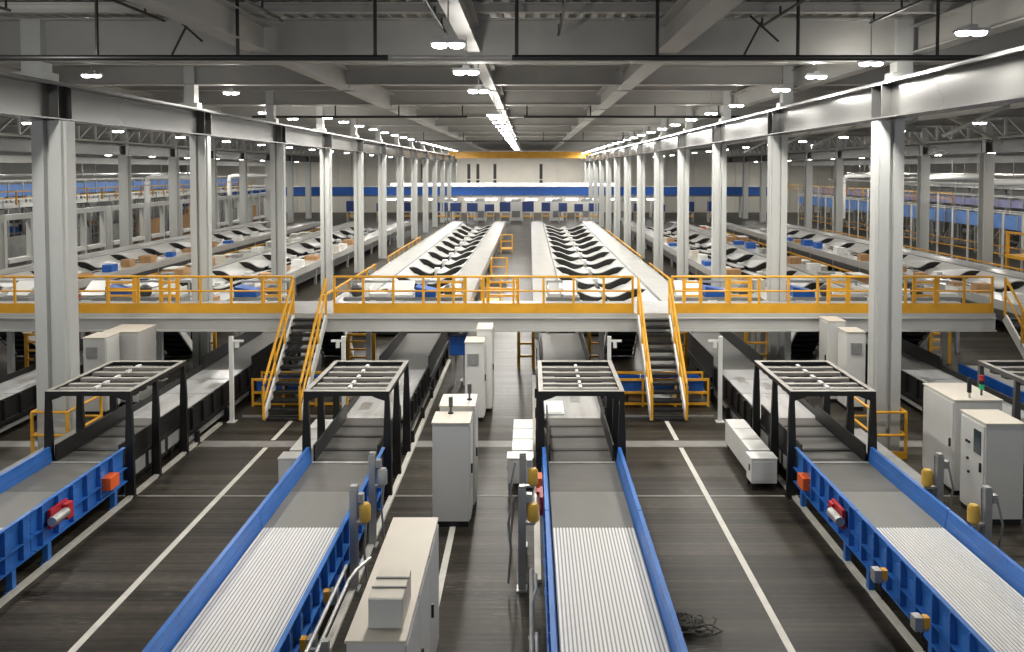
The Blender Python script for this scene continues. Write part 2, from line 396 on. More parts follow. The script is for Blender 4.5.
for X, nm in ((-18.5,'left'), (16.6,'right')):
    for i in range(15): put_lamp(X, 17+6.4*i, 'bright lamp hanging in the outer bay on the %s, %s from the camera' % (nm, ORD[i]), 7.9, ZC-7.9)
for X, nm in ((-32,'far left'), (31,'far right')):
    for i in range(12): put_lamp(X, 33+7*i, 'bright lamp hanging beyond the %s columns, %s from the camera' % (nm, ORD[i]), 7.3, ZC-7.3)
for X, nm in ((-42,'left'), (41.5,'right')):  # extra lamp rows added to brighten the outer bays
    for i in range(8): put_lamp(X, 44+9*i, 'lamp added for brightness near the far %s wall, %s from the camera' % (nm, ORD[i]), 7.3, ZC-7.3)
for i in range(5): put_lamp(-8.2+3.6*i, 110.5, 'added lamp hidden by the crane, brightening the far end wall, %s from the left' % ORD[i], 8.15, ZC-8.15)  # unseen lamps put in to brighten the end wall

# ------------------------------------------------------------------ conveyor lanes
ZB = .72
def legs(t, ys, xs, z, m='blue', w=.09):
    for y in ys:
        for x in xs:
            part('leg', MB().b(x-w/2,x+w/2,y-w/2,y+w/2,.02,z).b(x-.06,x+.06,y-.1,y+.1,0,.02), m, t)
def blue_side(t, s, L, motor=None):
    x = .64*s
    mb = MB()
    mb.prism([(x, .67), (x+.012*s, .67), (x+.06*s, .985), (x+.045*s, .985)], 'y', 0, L)       # flared guard
    mb.b(min(x+.04*s, x+.10*s), max(x+.04*s, x+.10*s), 0, L, .98, .997)
    mb.b(min(x+.02*s, x+.035*s), max(x+.02*s, x+.035*s), 0, L, .36, .85)
    mb.b(min(x+.02*s, x+.12*s), max(x+.02*s, x+.12*s), 0, L, .34, .36)
    mb.b(min(x+.02*s, x+.12*s), max(x+.02*s, x+.12*s), 0, L, .60, .615)
    y = .18
    while y < L-.1:
        mb.b(min(x+.036*s, x+.115*s), max(x+.036*s, x+.115*s), y-.012, y+.012, .36, .98)
        mb.b(min(x+.036*s, x+.075*s), max(x+.036*s, x+.075*s), y+.06, y+.22, .67, .84)
        y += .42
    p = part('side_frame', mb, 'blue', t)
    return p
def ribbed_conveyor(label, X, y0, L):
    t = thing('ribbed_belt_conveyor', label, 'conveyor', (X, y0, 0))
    mb = MB(); mb.cur = 0; mb.b(-.63,.63,0,L,ZB-.05,ZB)
    mb.cur = 1
    nr = 25; per = 1.24/nr
    for i in range(nr):
        x = -.62+per*i; mb.b(x+.008, x+per-.014, 0, L, ZB, ZB+.011)
    part('ribbed_belt', mb, ['ribgap','rib'], t)
    part('bed', MB().b(-.62,.62,.1,L-.1,.42,ZB-.06), 'darkgrey', t)
    for s in (-1, 1): blue_side(t, s, L)
    legs(t, [.5, L*.5, L-.5], (-.70,.70), .34)
    return t
def belt_conveyor(label, X, y0, L, name='belt_conveyor'):
    t = thing(name, label, 'conveyor', (X, y0, 0))
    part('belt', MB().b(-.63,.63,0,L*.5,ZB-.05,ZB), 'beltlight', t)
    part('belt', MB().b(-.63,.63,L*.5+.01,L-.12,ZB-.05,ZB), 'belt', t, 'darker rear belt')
    part('transfer_strip', MB().b(-.62,.62,L-.12,L-.04,ZB-.04,ZB+.02), 'galv', t, 'bright steel transfer strip')
    part('bed', MB().b(-.62,.62,.1,L-.1,.42,ZB-.06), 'darkgrey', t)
    for s in (-1, 1): blue_side(t, s, L)
    legs(t, [.35, L-.4], (-.70,.70), .34)
    return t
def scan_conveyor(label, X, y0, L):
    t = thing('scanner_conveyor', label, 'conveyor', (X, y0, 0))
    mb = MB(); y = 0; k = 0
    part('belt', MB().b(-.58,.58,0,L,ZB-.05,ZB), 'beltdark', t)
    for y in (.55, 1.35, 2.0): part('belt_joint', MB().b(-.57,.57,y,y+.12,ZB,ZB+.012), 'black', t)
    for s in (-1, 1):
        x = .585*s; mb = MB()
        mb.b(min(x,x+.03*s),max(x,x+.03*s),0,L,.62,1.03).b(min(x,x+.08*s),max(x,x+.08*s),0,L,.24,.62)
        part('side_guard', mb, 'black', t)
        mb = MB(); y = .15
        while y < L-.2:
            mb.b(min(x+.081*s,x+.09*s),max(x+.081*s,x+.09*s),y,y+.7,.3,.56); y += .85
        part('access_panel', mb, 'midgrey', t)
    part('under_skirt', MB().b(-.5,.5,.05,L-.05,.05,.6), 'black', t)
    legs(t, [.3, L-.3], (-.5,.5), .24, 'black')
    return t
def plate_conveyor(label, X, y0, L):
    t = thing('steel_bed_conveyor', label, 'conveyor', (X, y0, 0))
    for i, (a, c) in enumerate(((0,.45),(.46,.76),(.77,1.0))):
        part('steel_bed', MB().b(-.65,.65,L*a,L*c,ZB-.05,ZB+.0), 'plate', t)
    mb = MB()
    for (x, y) in ((-.35,.9),(.1,1.5),(.3,2.6),(-.2,3.2)): mb.b(x-.12,x+.12,y-.3,y+.3,ZB,ZB+.006)
    part('wear_strips', mb, 'galv', t)
    for s in (-1, 1):
        x = .66*s; mb = MB()
        mb.b(min(x,x+.03*s),max(x,x+.03*s),0,L,.38,.86).b(min(x,x+.09*s),max(x,x+.09*s),0,L,.3,.38)
        y = .3
        while y < L-.3:
            mb.b(min(x+.03*s,x+.09*s),max(x+.03*s,x+.09*s),y,y+.05,.38,.85); y += .6
        part('side_frame', mb, 'black', t)
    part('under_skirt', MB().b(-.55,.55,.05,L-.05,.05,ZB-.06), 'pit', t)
    part('lower_rail', MB().b(.68,.74,0,L,.14,.22).b(-.74,-.68,0,L,.14,.22), 'galv', t)
    legs(t, [.4, L*.5, L-.4], (-.80,.80), .3, 'black')
    return t
def tail_conveyor(label, X, y0, L):
    t = thing('feed_belt_conveyor', label, 'conveyor', (X, y0, 0))
    part('belt', MB().b(-.65,.65,0,L,ZB-.05,ZB), 'belt', t)
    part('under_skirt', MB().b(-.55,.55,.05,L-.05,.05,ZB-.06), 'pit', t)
    for s in (-1, 1):
        x = .66*s
        part('side_guard', MB().b(min(x,x+.03*s),max(x,x+.03*s),0,L,.50,1.08), 'black', t)
        part('side_rail', MB().b(min(x+.03*s,x+.08*s),max(x+.03*s,x+.08*s),0,L,.34,.5), 'black', t)
    legs(t, [.5, L*.35, L*.7, L-.5], (-.72,.72), .34, 'black')
    return t
def gantry(label, X, y0, L=2.35, m='black'):
    t = thing('scanner_gantry', label, 'gantry', (X, y0, 0)); w = .765; z = 1.95
    for y in (0, L*.45, L):
        for s in (-1, 1):
            # tapered leg
            x = w*s
            mb = MB(); vs = []
            for (zz, hw) in ((.0,.085), (1.2,.07), (z,.04)):
                vs += [(x-hw,y-.04,zz),(x+hw,y-.04,zz),(x+hw,y+.04,zz),(x-hw,y+.04,zz)]
            mb._add(vs, [(0,1,2,3),(8,9,10,11)]+[(4*k+i,4*k+(i+1)%4,4*k+4+(i+1)%4,4*k+4+i) for k in (0,1) for i in range(4)])
            mb.b(x-.09,x+.09,y-.09,y+.09,0,.02)
            part('leg', mb, m, t)
    part('top_frame', MB().b(-w-.04,-w+.04,-.04,L+.04,z,z+.08).b(w-.04,w+.04,-.04,L+.04,z,z+.08).b(-w+.04,w-.04,-.04,.06,z,z+.08).b(-w+.04,w-.04,L-.06,L+.04,z,z+.08)
         .prism([(-w+.04,z),(-w+.3,z),(-w+.22,z-.04),(-w+.04,z-.1)],'y',-.03,.03).prism([(w-.04,z),(w-.3,z),(w-.22,z-.04),(w-.04,z-.1)],'y',-.03,.03), m, t)
    part('top_cover', MB().b(-w-.045,-w+.045,-.045,L+.045,z+.081,z+.09).b(w-.045,w+.045,-.045,L+.045,z+.081,z+.09).b(-w+.046,w-.046,-.045,.07,z+.081,z+.09).b(-w+.046,w-.046,L-.07,L+.045,z+.081,z+.09), 'tan', t, 'tan steel strip on top')
    for k, y in enumerate((.30, .62, 1.05, 1.5, 1.92)):
        c = part('crossbar', MB().b(-w+.05,w-.05,y-.055,y+.055,z+.0,z+.06), 'tan', t, 'tan steel crossbar')
        part('scanner_head', MB().b(-w+.06,w-.06,y-.075,y+.02,z-.08,z-.002).b(-w+.06,-w+.3,y+.02,y+.2,z-.1,z+.04).b(w-.3,w-.06,y+.02,y+.2,z-.1,z+.04), m, c, 'black reader head')
        part('junction_knob', MB().b(-.03,.03,y-.09,y+.09,z+.06,z+.10), 'white', c, 'small white connector')
    return t
LANES = [(-12.96, 'far-left'), (-8.33, 'left'), (-3.46, 'centre-left'), (0.97, 'centre'), (5.71, 'right'), (10.6, 'far-right')]
T = {}
for X, nm in LANES:
    if nm not in ('far-left', 'far-right'):
        ribbed_conveyor('blue-framed conveyor with white ribbed belt at the near end of the %s lane' % nm, X, 7.6, 4.65)
        T[nm] = belt_conveyor('short blue-framed conveyor with flat grey belt before the scanner gantry of the %s lane' % nm, X, 12.27, 2.78)
    if nm != 'far-left':
        scan_conveyor('dark conveyor with black sides under the black gantry of the %s lane' % nm, X, 15.07, 2.6)
        gantry('black open scanner gantry standing astride the %s lane' % nm, X, 15.15, 2.35, 'black' if nm != 'far-right' else 'darkgrey')
    plate_conveyor('bright steel-bed conveyor just behind the gantry of the %s lane' % nm if nm != 'far-left' else 'bright steel-bed conveyor at the far left edge', X, 17.7, 4.3)
    tail_conveyor('long grey feed belt running under the walkway in the %s lane' % nm, X, 22.03, 4.85)
# drives, sensors and boxes fixed to the blue conveyors
def drive(nm, X, s, y):
    t = T[nm]; x = .78*s
    p = part('drive_motor', MB().b(x-.03,x+.03,y-.2,y+.25,.56,.86), 'red', t, 'red drive unit')
    mb = MB(); mb.tube([(x+.09*s,y-.28,.71),(x+.09*s,y+.10,.71)], .075, 12); part('motor_barrel', mb, 'galv', p, 'grey motor barrel')
    part('gearbox', MB().b(x+.03*s-.05,x+.03*s+.09,y+.1,y+.26,.58,.83), 'red', p)
    part('control_box', MB().b(x-.08,x+.10,1.95,2.25,.50,.72), 'orange', t, 'orange control box')
drive('left', -8.33, 1, .5); drive('right', 5.71, -1, .5); drive('centre', .97, -1, 1.0)
def posts(X, s, ys, nm, h, ym):
    for k, y in enumerate(ys):
        t = thing('drive_post', 'grey upright drive post with %s motor beside the %s lane, %s one' % ('yellow' if ym[k] else 'grey', nm, ('nearer' if k == 0 else 'farther')), 'post', (X, y, 0))
        part('channel', MB().b(-.035,.035,-.05,.05,0,h).b(-.05,.055,-.06,-.05,.0,h).b(-.055,.055,.05,.06,0,h), 'galv', t)
        part('base_plate', MB().b(-.08,.08,-.1,.1,0,.02), 'galv', t)
        part('motor', MB().tube([(-.08*s,0,h-.33),(-.08*s,0,h-.33+.02),(-.08*s-.0,.001,h-.12)], .085, 12) if False else MB().lathe([(.05,0),(.085,.03),(.085,.24),(.06,.28)], 14, (-.2 if nm == 'right' else .17, -.02, h-.5)), 'ochre' if ym[k] else 'galv', t, 'ochre motor' if ym[k] else 'grey motor')
        part('bracket', MB().b(-.22 if nm == 'right' else .0,-.04 if nm == 'right' else .2,-.04,.04,h-.54,h-.505), 'galv', t)
        part('cable', MB().tube([(.12*s,-.05,h-.1),(.2*s,-.08,h-.5),(.16*s,-.05,h-.9),(.2*s,-.02,.1)], .018, 6), 'midgrey', t)
        part('clamp', MB().b(.07,.15,-.05,.05,h-.2,h-.08), 'galv', t); part('top_cap', MB().b(-.04,.05,-.05,.05,h,h+.04), 'galv', t)
posts(-2.6, 1, (11.82, 13.2), 'centre-left', 1.52, (1, 0))
posts(-.12, -1, (11.82, 13.2), 'centre', 1.52, (1, 1))
posts(6.73, 1, (11.82, 13.2), 'right', 1.50, (1, 1))
def sensor(nm, X, s, y, lab):
    t = thing('photo_sensor', lab, 'sensor', (X+.83*s, y, .64))
    part('body', MB().b(-.035,.035,-.045,.045,0,.13), 'yellow', t, 'yellow body')
    part('mount', MB().b(-.03-.1*(s>0)*0,.03,-.03,.03,-.05,0).b(.04*s if s>0 else -.14, .14 if s>0 else -.04,-.03,.1,-.05,.12), 'galv', t)
    part('cable', MB().tube([(.03*s,0,-.05),(.08*s,-.05,-.14),(.06*s,-.1,-.24)], .012, 6), 'black', t)
sensor('r', 5.65, -1, 10.9, 'small yellow photo sensor on the right lane frame, farther of two')
sensor('r', 5.65, -1, 9.75, 'small yellow photo sensor on the right lane frame, nearer of two')
sensor('l', -3.46, 1, 10.35, 'small yellow photo sensor on the centre-left lane frame, farther of two')
sensor('l', -3.46, 1, 9.3, 'small yellow photo sensor on the centre-left lane frame, nearer of two')
t = thing('conduit_rail', 'pair of grey conduit rails on a post beside the centre-left ribbed belt', 'rail', (-2.38, 8.0, 0))
part('conduit', MB().tube([(0,0,.82),(0,2.5,.82),(.06,2.75,.84),(.2,2.95,.9)], .025, 8), 'galv', t)
part('conduit', MB().tube([(-.1,0,.86),(-.1,2.8,.86)], .025, 8), 'galv', t)
part('post', MB().b(.03,.11,1.0,1.08,0,.9).b(-.14,.11,1.02,1.06,.76,.8), 'galv', t)
t = thing('conduit_rail', 'grey conduit rail hugging the left side of the centre ribbed belt', 'rail', (.02, 8.0, 0))
part('conduit', MB().tube([(0,0,.6),(0,3.2,.6)], .03, 8), 'galv', t)
part('conduit', MB().tube([(0,.9,.6),(.06,1.1,.7),(.06,1.5,.7)], .022, 8), 'galv', t)
part('post', MB().b(-.04,.04,1.6,1.68,0,.57), 'galv', t)
part('conduit', MB().tube([(0,2.3,.6),(.06,2.5,.7),(.06,2.9,.7)], .022, 8), 'galv', t)
part('post', MB().b(-.04,.04,.1,.18,0,.57), 'galv', t)

for X, nm in ((6.60, 'right'), (-9.75, 'left')):
    t = thing('step_platform', 'low grey step platform with yellow end along the outer side of the %s lane' % nm, 'platform', (X, 13.95, 0))
    part('deck', MB().b(0,.5,.05,3.2,.62,.66), 'midgrey', t); part('side_panel', MB().b(.46,.5,.05,3.2,.02,.618), 'darkgrey', t); part('side_panel', MB().b(0,.04,.05,3.2,.02,.618), 'darkgrey', t)
    part('end_cap', MB().b(0,.5,0,.048,.0,.66), 'darkgrey', t); part('edge_strip', MB().b(0,.5,.0,.1,.661,.666), 'ochre', t, 'yellow edge strip')
# white junction boxes left of each lane
for X, nm in ((-3.46, 'centre-left'), (.98, 'centre'), (5.71, 'right')):
    t = thing('junction_box', 'white junction box on short feet left of the %s lane, nearer one' % nm, 'box', (X-1.17, 15.5, 0))
    part('body', MB().b(-.25,.25,0,.36,.12,.60), 'white', t, bevel=.012)
    part('lid', MB().b(-.26,.26,-.01,.37,.602,.62), 'white', t)
    part('latch', MB().b(-.262,-.25,.1,.16,.34,.46), 'black', t)
    part('door_panel', MB().b(-.2,.2,-.012,0,.18,.55), 'white', t)
    for x in (-.2,.2):
        for y in (.04,.32): part('foot', MB().b(x-.03,x+.03,y-.03,y+.03,0,.12), 'black', t)
    t = thing('junction_box', 'long white cable box left of the %s lane, behind a smaller box' % nm, 'box', (X-1.12, 15.95, 0))
    part('body', MB().b(-.21,.19,0,2.0,.1,.60), 'white', t, bevel=.012)
    for y in (0,.67,1.34): part('lid', MB().b(-.22,.2,y+.01,y+.64,.602,.62), 'white', t)
    for y in (.1,1.9): part('foot', MB().b(-.18,.16,y-.04,y+.04,0,.1), 'black', t)

# bright reflection on the centre lane bed, shaped as a white sheet
solo('reflection_sheet', MB().b(-.22,.22,-.5,.5,0,.03).b(-.18,.18,-.45,.45,.03,.045), 'parcel', 'white sheet standing in for a bright reflection under the gantry of the centre lane', 'parcel', (.55, 18.4, ZB+.007), bevel=.01)

# ------------------------------------------------------------------ cabinets
def cabinet(label, x0, x1, y0, y1, h, doors='+x', m='cabinet', beacon=(), display=False, vent=None, plinth=.1):
    t = thing('control_cabinet', label, 'cabinet', ((x0+x1)/2, (y0+y1)/2, 0)); w = (x1-x0)/2; d = (y1-y0)/2
    part('plinth', MB().b(-w+.02,w-.02,-d+.02,d-.02,0,plinth), 'black', t)
    part('body', MB().b(-w,w,-d,d,plinth,h-.03), m, t, bevel=.012)
    part('roof_panel', MB().b(-w-.015,w+.015,-d-.015,d+.015,h-.03,h), 'cabinetbeige', t, 'beige top panel', bevel=.006)
    n = max(1, round(2*d/.8)) if doors in ('+x','-x') else 1
    for i in range(n):
        if doors in ('+x','-x'):
            s = 1 if doors == '+x' else -1
            a = -d+.03+i*(2*d-.03)/n; c = a+(2*d-.03)/n-.03
            dr = part('door', MB().b(min(w*s,(w+.02)*s),max(w*s,(w+.02)*s),a,c,plinth+.03,h-.07), m, t, bevel=.005)
            part('handle', MB().b(min((w+.02)*s,(w+.05)*s),max((w+.02)*s,(w+.05)*s),a+.06,a+.09,h*.5,h*.5+.16), 'black', dr, 'black handle')
            if display: part('display', MB().b(min((w+.02)*s,(w+.03)*s),max((w+.02)*s,(w+.03)*s),a+.08,a+.3,h*.66,h*.66+.42), 'glassdark', dr, 'dark display window')
            for (yy, zz) in ((a+.42,.72),(a+.5,.72),(a+.46,.55),(a+.42,.42)):
                if display: part('push_button', MB().b(min((w+.02)*s,(w+.05)*s),max((w+.02)*s,(w+.05)*s),yy,yy+.04,h*zz,h*zz+.04), 'black', dr, 'small black button')
        else:
            dr = part('door', MB().b(-w+.03,w-.03,-d-.02,-d,plinth+.03,h-.07), m, t, bevel=.005)
            part('handle', MB().b(w-.12,w-.09,-d-.05,-d-.02,h*.5,h*.5+.16), 'black', dr, 'black handle')
    if vent: part('vent_grille', MB().b(vent[0]-.14,vent[0]+.14,-d-.035,-d-.02 if doors == '-y' else -d,vent[1]-.14,vent[1]+.14), 'midgrey' if False else 'galv', t, 'square vent grille')
    for k, (bx, by) in enumerate(beacon):
        b_ = part('beacon', MB().tube([(bx,by,h),(bx,by,h+.12)], .02, 8).tube([(bx,by,h+.12),(bx,by,h+.3)], .038, 10), 'darkgrey', t, 'dark signal beacon')
        part('beacon_foot', MB().lathe([(.05,0),(.05,.02)], 10, (bx,by,h)), 'black', b_)
    return t
cabinet('tall grey control cabinet nearest the camera beside the centre-left lane, nearer half', -1.69, -1.05, 13.87, 14.5, 1.84, beacon=((-.05,.2),))
cabinet('tall grey control cabinet joined behind the nearest one', -1.64, -1.01, 14.56, 15.3, 1.93, beacon=((.2,.0),))
cabinet('tall white cabinet with square vent standing farther back in the middle aisle', -1.60, -1.14, 19.7, 20.35, 1.98, vent=(-.03,1.55), m='white')
cabinet('taller white cabinet just behind the vented one in the middle aisle', -1.36, -.98, 20.45, 21.3, 2.15, m='white', beacon=())
cabinet('long low beige cabinet in the foreground between two lanes', -1.76, -1.20, 7.7, 10.4, 1.7, m='cabinet')
t = thing('breaker_box', 'small stepped grey box sitting on the long beige cabinet', 'box', (-1.42, 7.9, 1.701))
part('body', MB().b(-.17,.17,0,.2,0,.30).b(-.16,.17,.2,.38,0,.30).b(-.15,.17,.38,.56,0,.30), 'cabinetbeige', t, bevel=.008)
part('front_panel', MB().b(-.165,.165,-.015,0,.005,.295), 'cabinet', t, 'grey front panel')
part('seam_strip', MB().b(-.17,.18,.185,.205,.3,.315).b(-.16,.18,.37,.39,.3,.315), 'midgrey', t)
# right group
cabinet('large grey control cabinet with dark display at the right edge', 7.93, 8.6, 13.95, 14.75, 1.8, doors='-x', display=True)
cabinet('grey control cabinet behind the display cabinet at the right edge', 8.05, 8.95, 15.2, 16.4, 1.85, doors='-x')
t = thing('signal_tower', 'small signal tower with red and green lenses standing on a right cabinet', 'signal light', (8.72, 15.5, 1.851))
part('pole', MB().tube([(0,0,0),(0,0,.12)], .02, 8), 'darkgrey', t)
part('red_lens', MB().lathe([(.045,.29),(.045,.39)], 10), 'red', t, 'red lens')
part('green_lens', MB().lathe([(.045,.12),(.045,.22)], 10), 'green', t, 'green lens')
part('separator', MB().lathe([(.048,.22),(.048,.29)], 10), 'black', t)
t = thing('signal_tower', 'dark unlit signal post standing on the rear right cabinet', 'signal light', (8.4, 15.35, 1.851))
part('pole', MB().tube([(0,0,0),(0,0,.1)], .02, 8), 'galv', t)
part('lamp_body', MB().lathe([(.04,.1),(.04,.36),(.03,.38)], 10), 'black', t)
# back cabinets
cabinet('white cabinet with square vent right of the right lane gantry', pX(846,20.6), pX(864,20.6)+.02, 20.6, 21.2, 2.05, doors='+x', m='white', vent=(0,1.62))
cabinet('pale grey cabinet left of the white vented one on the right', pX(830,21.4)-.1, pX(844,21.4)-.02, 21.3, 21.95, 2.2, doors='-x')
cabinet('white vented cabinet right of the big left column', pX(84,20.2), pX(106,20.2), 20.2, 20.9, 1.98, doors='+x', m='white', vent=(-.05,1.6))
cabinet('pale grey double cabinet behind the left vented cabinet', pX(108,21.2), pX(143,21.2), 21.0, 22.0, 1.97, doors='-y', m='cabinet')

# ------------------------------------------------------------------ walkway, stairs, rails
YD = 22.4; ZD = 2.2
def walkway(x0, x1, label):
    t = thing('raised_walkway', label, 'walkway', (x0, YD, 0)); L = x1-x0
    part('deck_plate', MB().b(0,L,.02,2.1,ZD-.06,ZD), 'midgrey', t)
    part('fascia_beam', MB().b(0,L,0,.05,ZD-.5,ZD-.0).b(0,L,-.08,0,ZD-.5,ZD-.46).b(0,L,-.08,0,ZD-.14,ZD-.12).b(0,L,2.05,2.1,ZD-.5,ZD-.06), 'fascia', t)
    for x in [1.2+4.0*i for i in range(int(L/4.0)+1)]:
        if x < L-.2 : pass
    return t
walkway(-17, 13.0, 'long raised steel walkway crossing the hall in front of the sorters')
# walkway legs stand in the gaps between lanes
for k, x in enumerate((-15.3, -10.9, -4.75, -1.9, 2.1, 7.6, 12.2)):
    solo('walkway_post', MB().b(-.07,.07,-.07,.07,0,ZD-.51).b(-.15,.15,-.15,.15,0,.02), 'column', 'white post holding up the walkway, %s from the left' % ORD[k], 'post', (x, YD+1.2, 0))
def railing(x0, x1, y, label, toe=True, step=.85, z=ZD):
    t = thing('yellow_railing', label, 'railing', (x0, y, z)); L = x1-x0
    part('top_rail', MB().tube([(0,0,1.02),(L,0,1.02)], .034, 8), 'yellow', t)
    part('mid_rail', MB().tube([(0,0,.62),(L,0,.62)], .026, 8), 'yellow', t)
    if toe: part('toe_plate', MB().b(0,L,-.035,-.025,.002,.28), 'yellow', t)
    n = max(1, round(L/step))
    for i in range(n+1):
        x = L*i/n
        x = min(max(x, .03), L-.03)
        part('post', MB().b(x-.032,x+.032,-.024,.024,.002,1.01), 'yellow', t)
    return t
railing(-17, -6.62, YD+.05, 'yellow railing along the front of the walkway, left stretch')
railing(-5.5, 2.9, YD+.05, 'yellow railing along the front of the walkway, middle stretch between the stairs')
railing(3.95, 12.95, YD+.05, 'yellow railing along the front of the walkway, right stretch')
def stair(x0, x1, ytop, ybot, ztop, label, rails=True, n=13, str_m='white'):
    t = thing('steel_stair', label, 'stair', (0,0,0))
    sg = 1 if ybot > ytop else -1
    for i in range(n):
        f = (i+.5)/n; z = ztop*(1-f)-.02; y = ytop+(ybot-ytop)*f
        d = abs(ybot-ytop)/n
        part('tread', MB().b(x0+.04,x1-.04,y-d*.58,y+d*.58,z-.03,z).b(x0+.04,x1-.04,y+sg*d*.5-.008,y+sg*d*.5+.008,z-.07,z+.002), 'tread', t)
    for x in (x0, x1):
        part('stringer', MB().bar((x,ytop,ztop-.1),(x,ybot,.06),.05,.24) , str_m, t)
        if rails:
            o = .0
            part('handrail', MB().tube([(x,ytop,ztop+1.0),(x,ybot,.95),(x,ybot+sg*.06,.88),(x,ybot+sg*.06,.05)], .036, 8), 'yellow', t)
            part('mid_rail', MB().tube([(x,ytop,ztop+.55),(x,ybot,.5)], .03, 8), 'yellow', t)
            for f in (0,.33,.66):
                y = ytop+(ybot-ytop)*f; z = ztop*(1-f)
                part('baluster', MB().b(x-.025,x+.025,y-.025,y+.025,z-.05,z+1.0-.03*f), 'yellow', t)
    return t
stair(-6.56, -5.66, YD-.13, 19.75, ZD, 'yellow-railed black stair going up to the walkway left of the middle')
stair(3.0, 3.86, YD-.13, 19.75, ZD, 'yellow-railed black stair going up to the walkway right of the middle')
for k, x in enumerate((-16.6, -11.62, -6.4, 8.95, 12.2, 2.95)):
    lab = ['black stair going down behind the walkway at the far left edge', 'black stair going down behind the walkway right of the left cabinets',
           'black stair going down behind the walkway beside the left yellow stair',
           'black stair going down behind the walkway left of the right cabinets', 'black stair going down behind the walkway near the right edge', 'black stair going down behind the walkway beside the right yellow stair'][k]
    t = stair(x-.5, x+.5, YD+2.2, YD+4.3, ZD-.2, lab, False, 9)
    part('backing_plate', MB().bar((x,YD+2.24,ZD-.36),(x,YD+4.3,-.05+.1),.92,.02), 'tread', t)
# end stair at the right edge
stair(13.2, 14.1, YD-.1, 19.9, ZD, 'yellow-railed stair at the right end of the walkway')

# light-curtain posts
for (u, nm) in ((232,'left of the left yellow stair'), (344,'right of the left yellow stair'), (609,'left of the right yellow stair'), (720,'right of the right yellow stair')):
    x = pX(u, 19.7); s = 1 if u in (232, 609) else -1
    t = thing('barrier_post', 'slim white sensor post with small arm, ' + nm, 'post', (x, 19.7, 0))
    part('pole', MB().b(-.045,.045,-.045,.045,.02,2.12), 'white', t)
    part('base_plate', MB().b(-.1,.1,-.1,.1,0,.02), 'white', t)
    part('arm', MB().b(min(.045*s,.3*s),max(.045*s,.3*s),-.025,.025,1.98,2.03), 'white', t)
    part('sensor_head', MB().b(min(.1*s,.18*s),max(.1*s,.18*s),-.05,.05,1.84,1.97), 'white', t)
for x0, x1, nm in ((-7.33,-4.58,'left'), (1.95,4.73,'right')):
    t = thing('barrier_rail', 'thin grey barrier rail between sensor posts across the %s stair bay' % nm, 'rail', (0, 19.72, 0))
    part('rail', MB().b(x0+.11,x1-.11,.33,.36,.0,.05), 'galv', t)
# yellow racks with blue bins
for x0, x1, nm in ((-7.3,-4.75,'left'), (2.1,4.7,'right')):
    t = thing('yellow_rack', 'low yellow steel rack under the %s yellow stair' % nm, 'rack', (x0, 20.95, 0)); L = x1-x0
    for x in (.03, L*.33, L*.66, L-.03):
        for y in (.03, .77): part('post', MB().b(x-.025,x+.025,y-.025,y+.025,0,.74), 'yellow', t)
    for z in (.04,.34,.68): part('rail', MB().b(.06,L-.06,.01,.05,z,z+.06).b(.06,L-.06,.75,.79,z,z+.06), 'yellow', t)
    part('shelf', MB().b(.06,L-.06,.06,.74,.34,.36).b(.06,L-.06,.06,.74,.08,.1), 'darkgrey', t)
    for i in range(3):
        bx = x0+.12+(L-.2)/3*i; w = (L-.2)/3-.06
        b_ = thing('blue_bin', 'blue plastic bin on the rack under the %s yellow stair, %s from left' % (nm, ORD[i]), 'bin', (bx, 21.03, .361), group='blue bins on the racks')
        part('tub', MB().b(0,w,0,.02,0,.29).b(0,w,.58,.60,0,.29).b(0,.02,.02,.58,0,.29).b(w-.02,w,.02,.58,0,.29).b(.02,w-.02,.02,.58,0,.02), 'bluebin', b_)
        part('rim', MB().b(-.015,w+.015,-.02,.0,.26,.30).b(-.015,w+.015,.6,.62,.26,.30), 'bluebin', b_)
    solo('carton', MB().b(0,.5,0,.4,0,.2).b(.2,.3,0,.4,.2,.202), 'carton', 'cardboard carton on the bottom shelf of the %s yellow rack' % nm, 'box', (x0+.5, 21.15, .101), bevel=.004)
    solo('carton', MB().b(0,.6,0,.4,0,.2).b(.25,.35,0,.4,.2,.202), 'midgrey', 'grey carton on the bottom shelf of the %s yellow rack' % nm, 'box', (x0+L*.7, 21.15, .101), bevel=.004)

# column guards
for X, nm in ((-10.32,'left'), (7.75,'right')):
    t = thing('column_guard', 'yellow tube guard around the foot of the big %s column' % nm, 'guard', (X, Y1, 0)); w = .38 if X < 0 else .33; d0 = -.40; d1 = .95
    for x in (-w, w):
        for y in (d0, d1): part('post', MB().tube([(x,y,0),(x,y,1.0)], .035, 8), 'yellow', t)
    for z in (.5, 1.0):
        part('rail', MB().tube([(-w,d0,z),(w,d0,z)], .03, 8), 'yellow', t); part('rail', MB().tube([(-w,d1,z),(w,d1,z)], .03, 8), 'yellow', t)
        part('rail', MB().tube([(-w,d0,z),(-w,d1,z)], .03, 8), 'yellow', t); part('rail', MB().tube([(w,d0,z),(w,d1,z)], .03, 8), 'yellow', t)
    part('kick_plate', MB().b(-w,w,d0-.05,d0-.035,.0,.16), 'yellow', t)
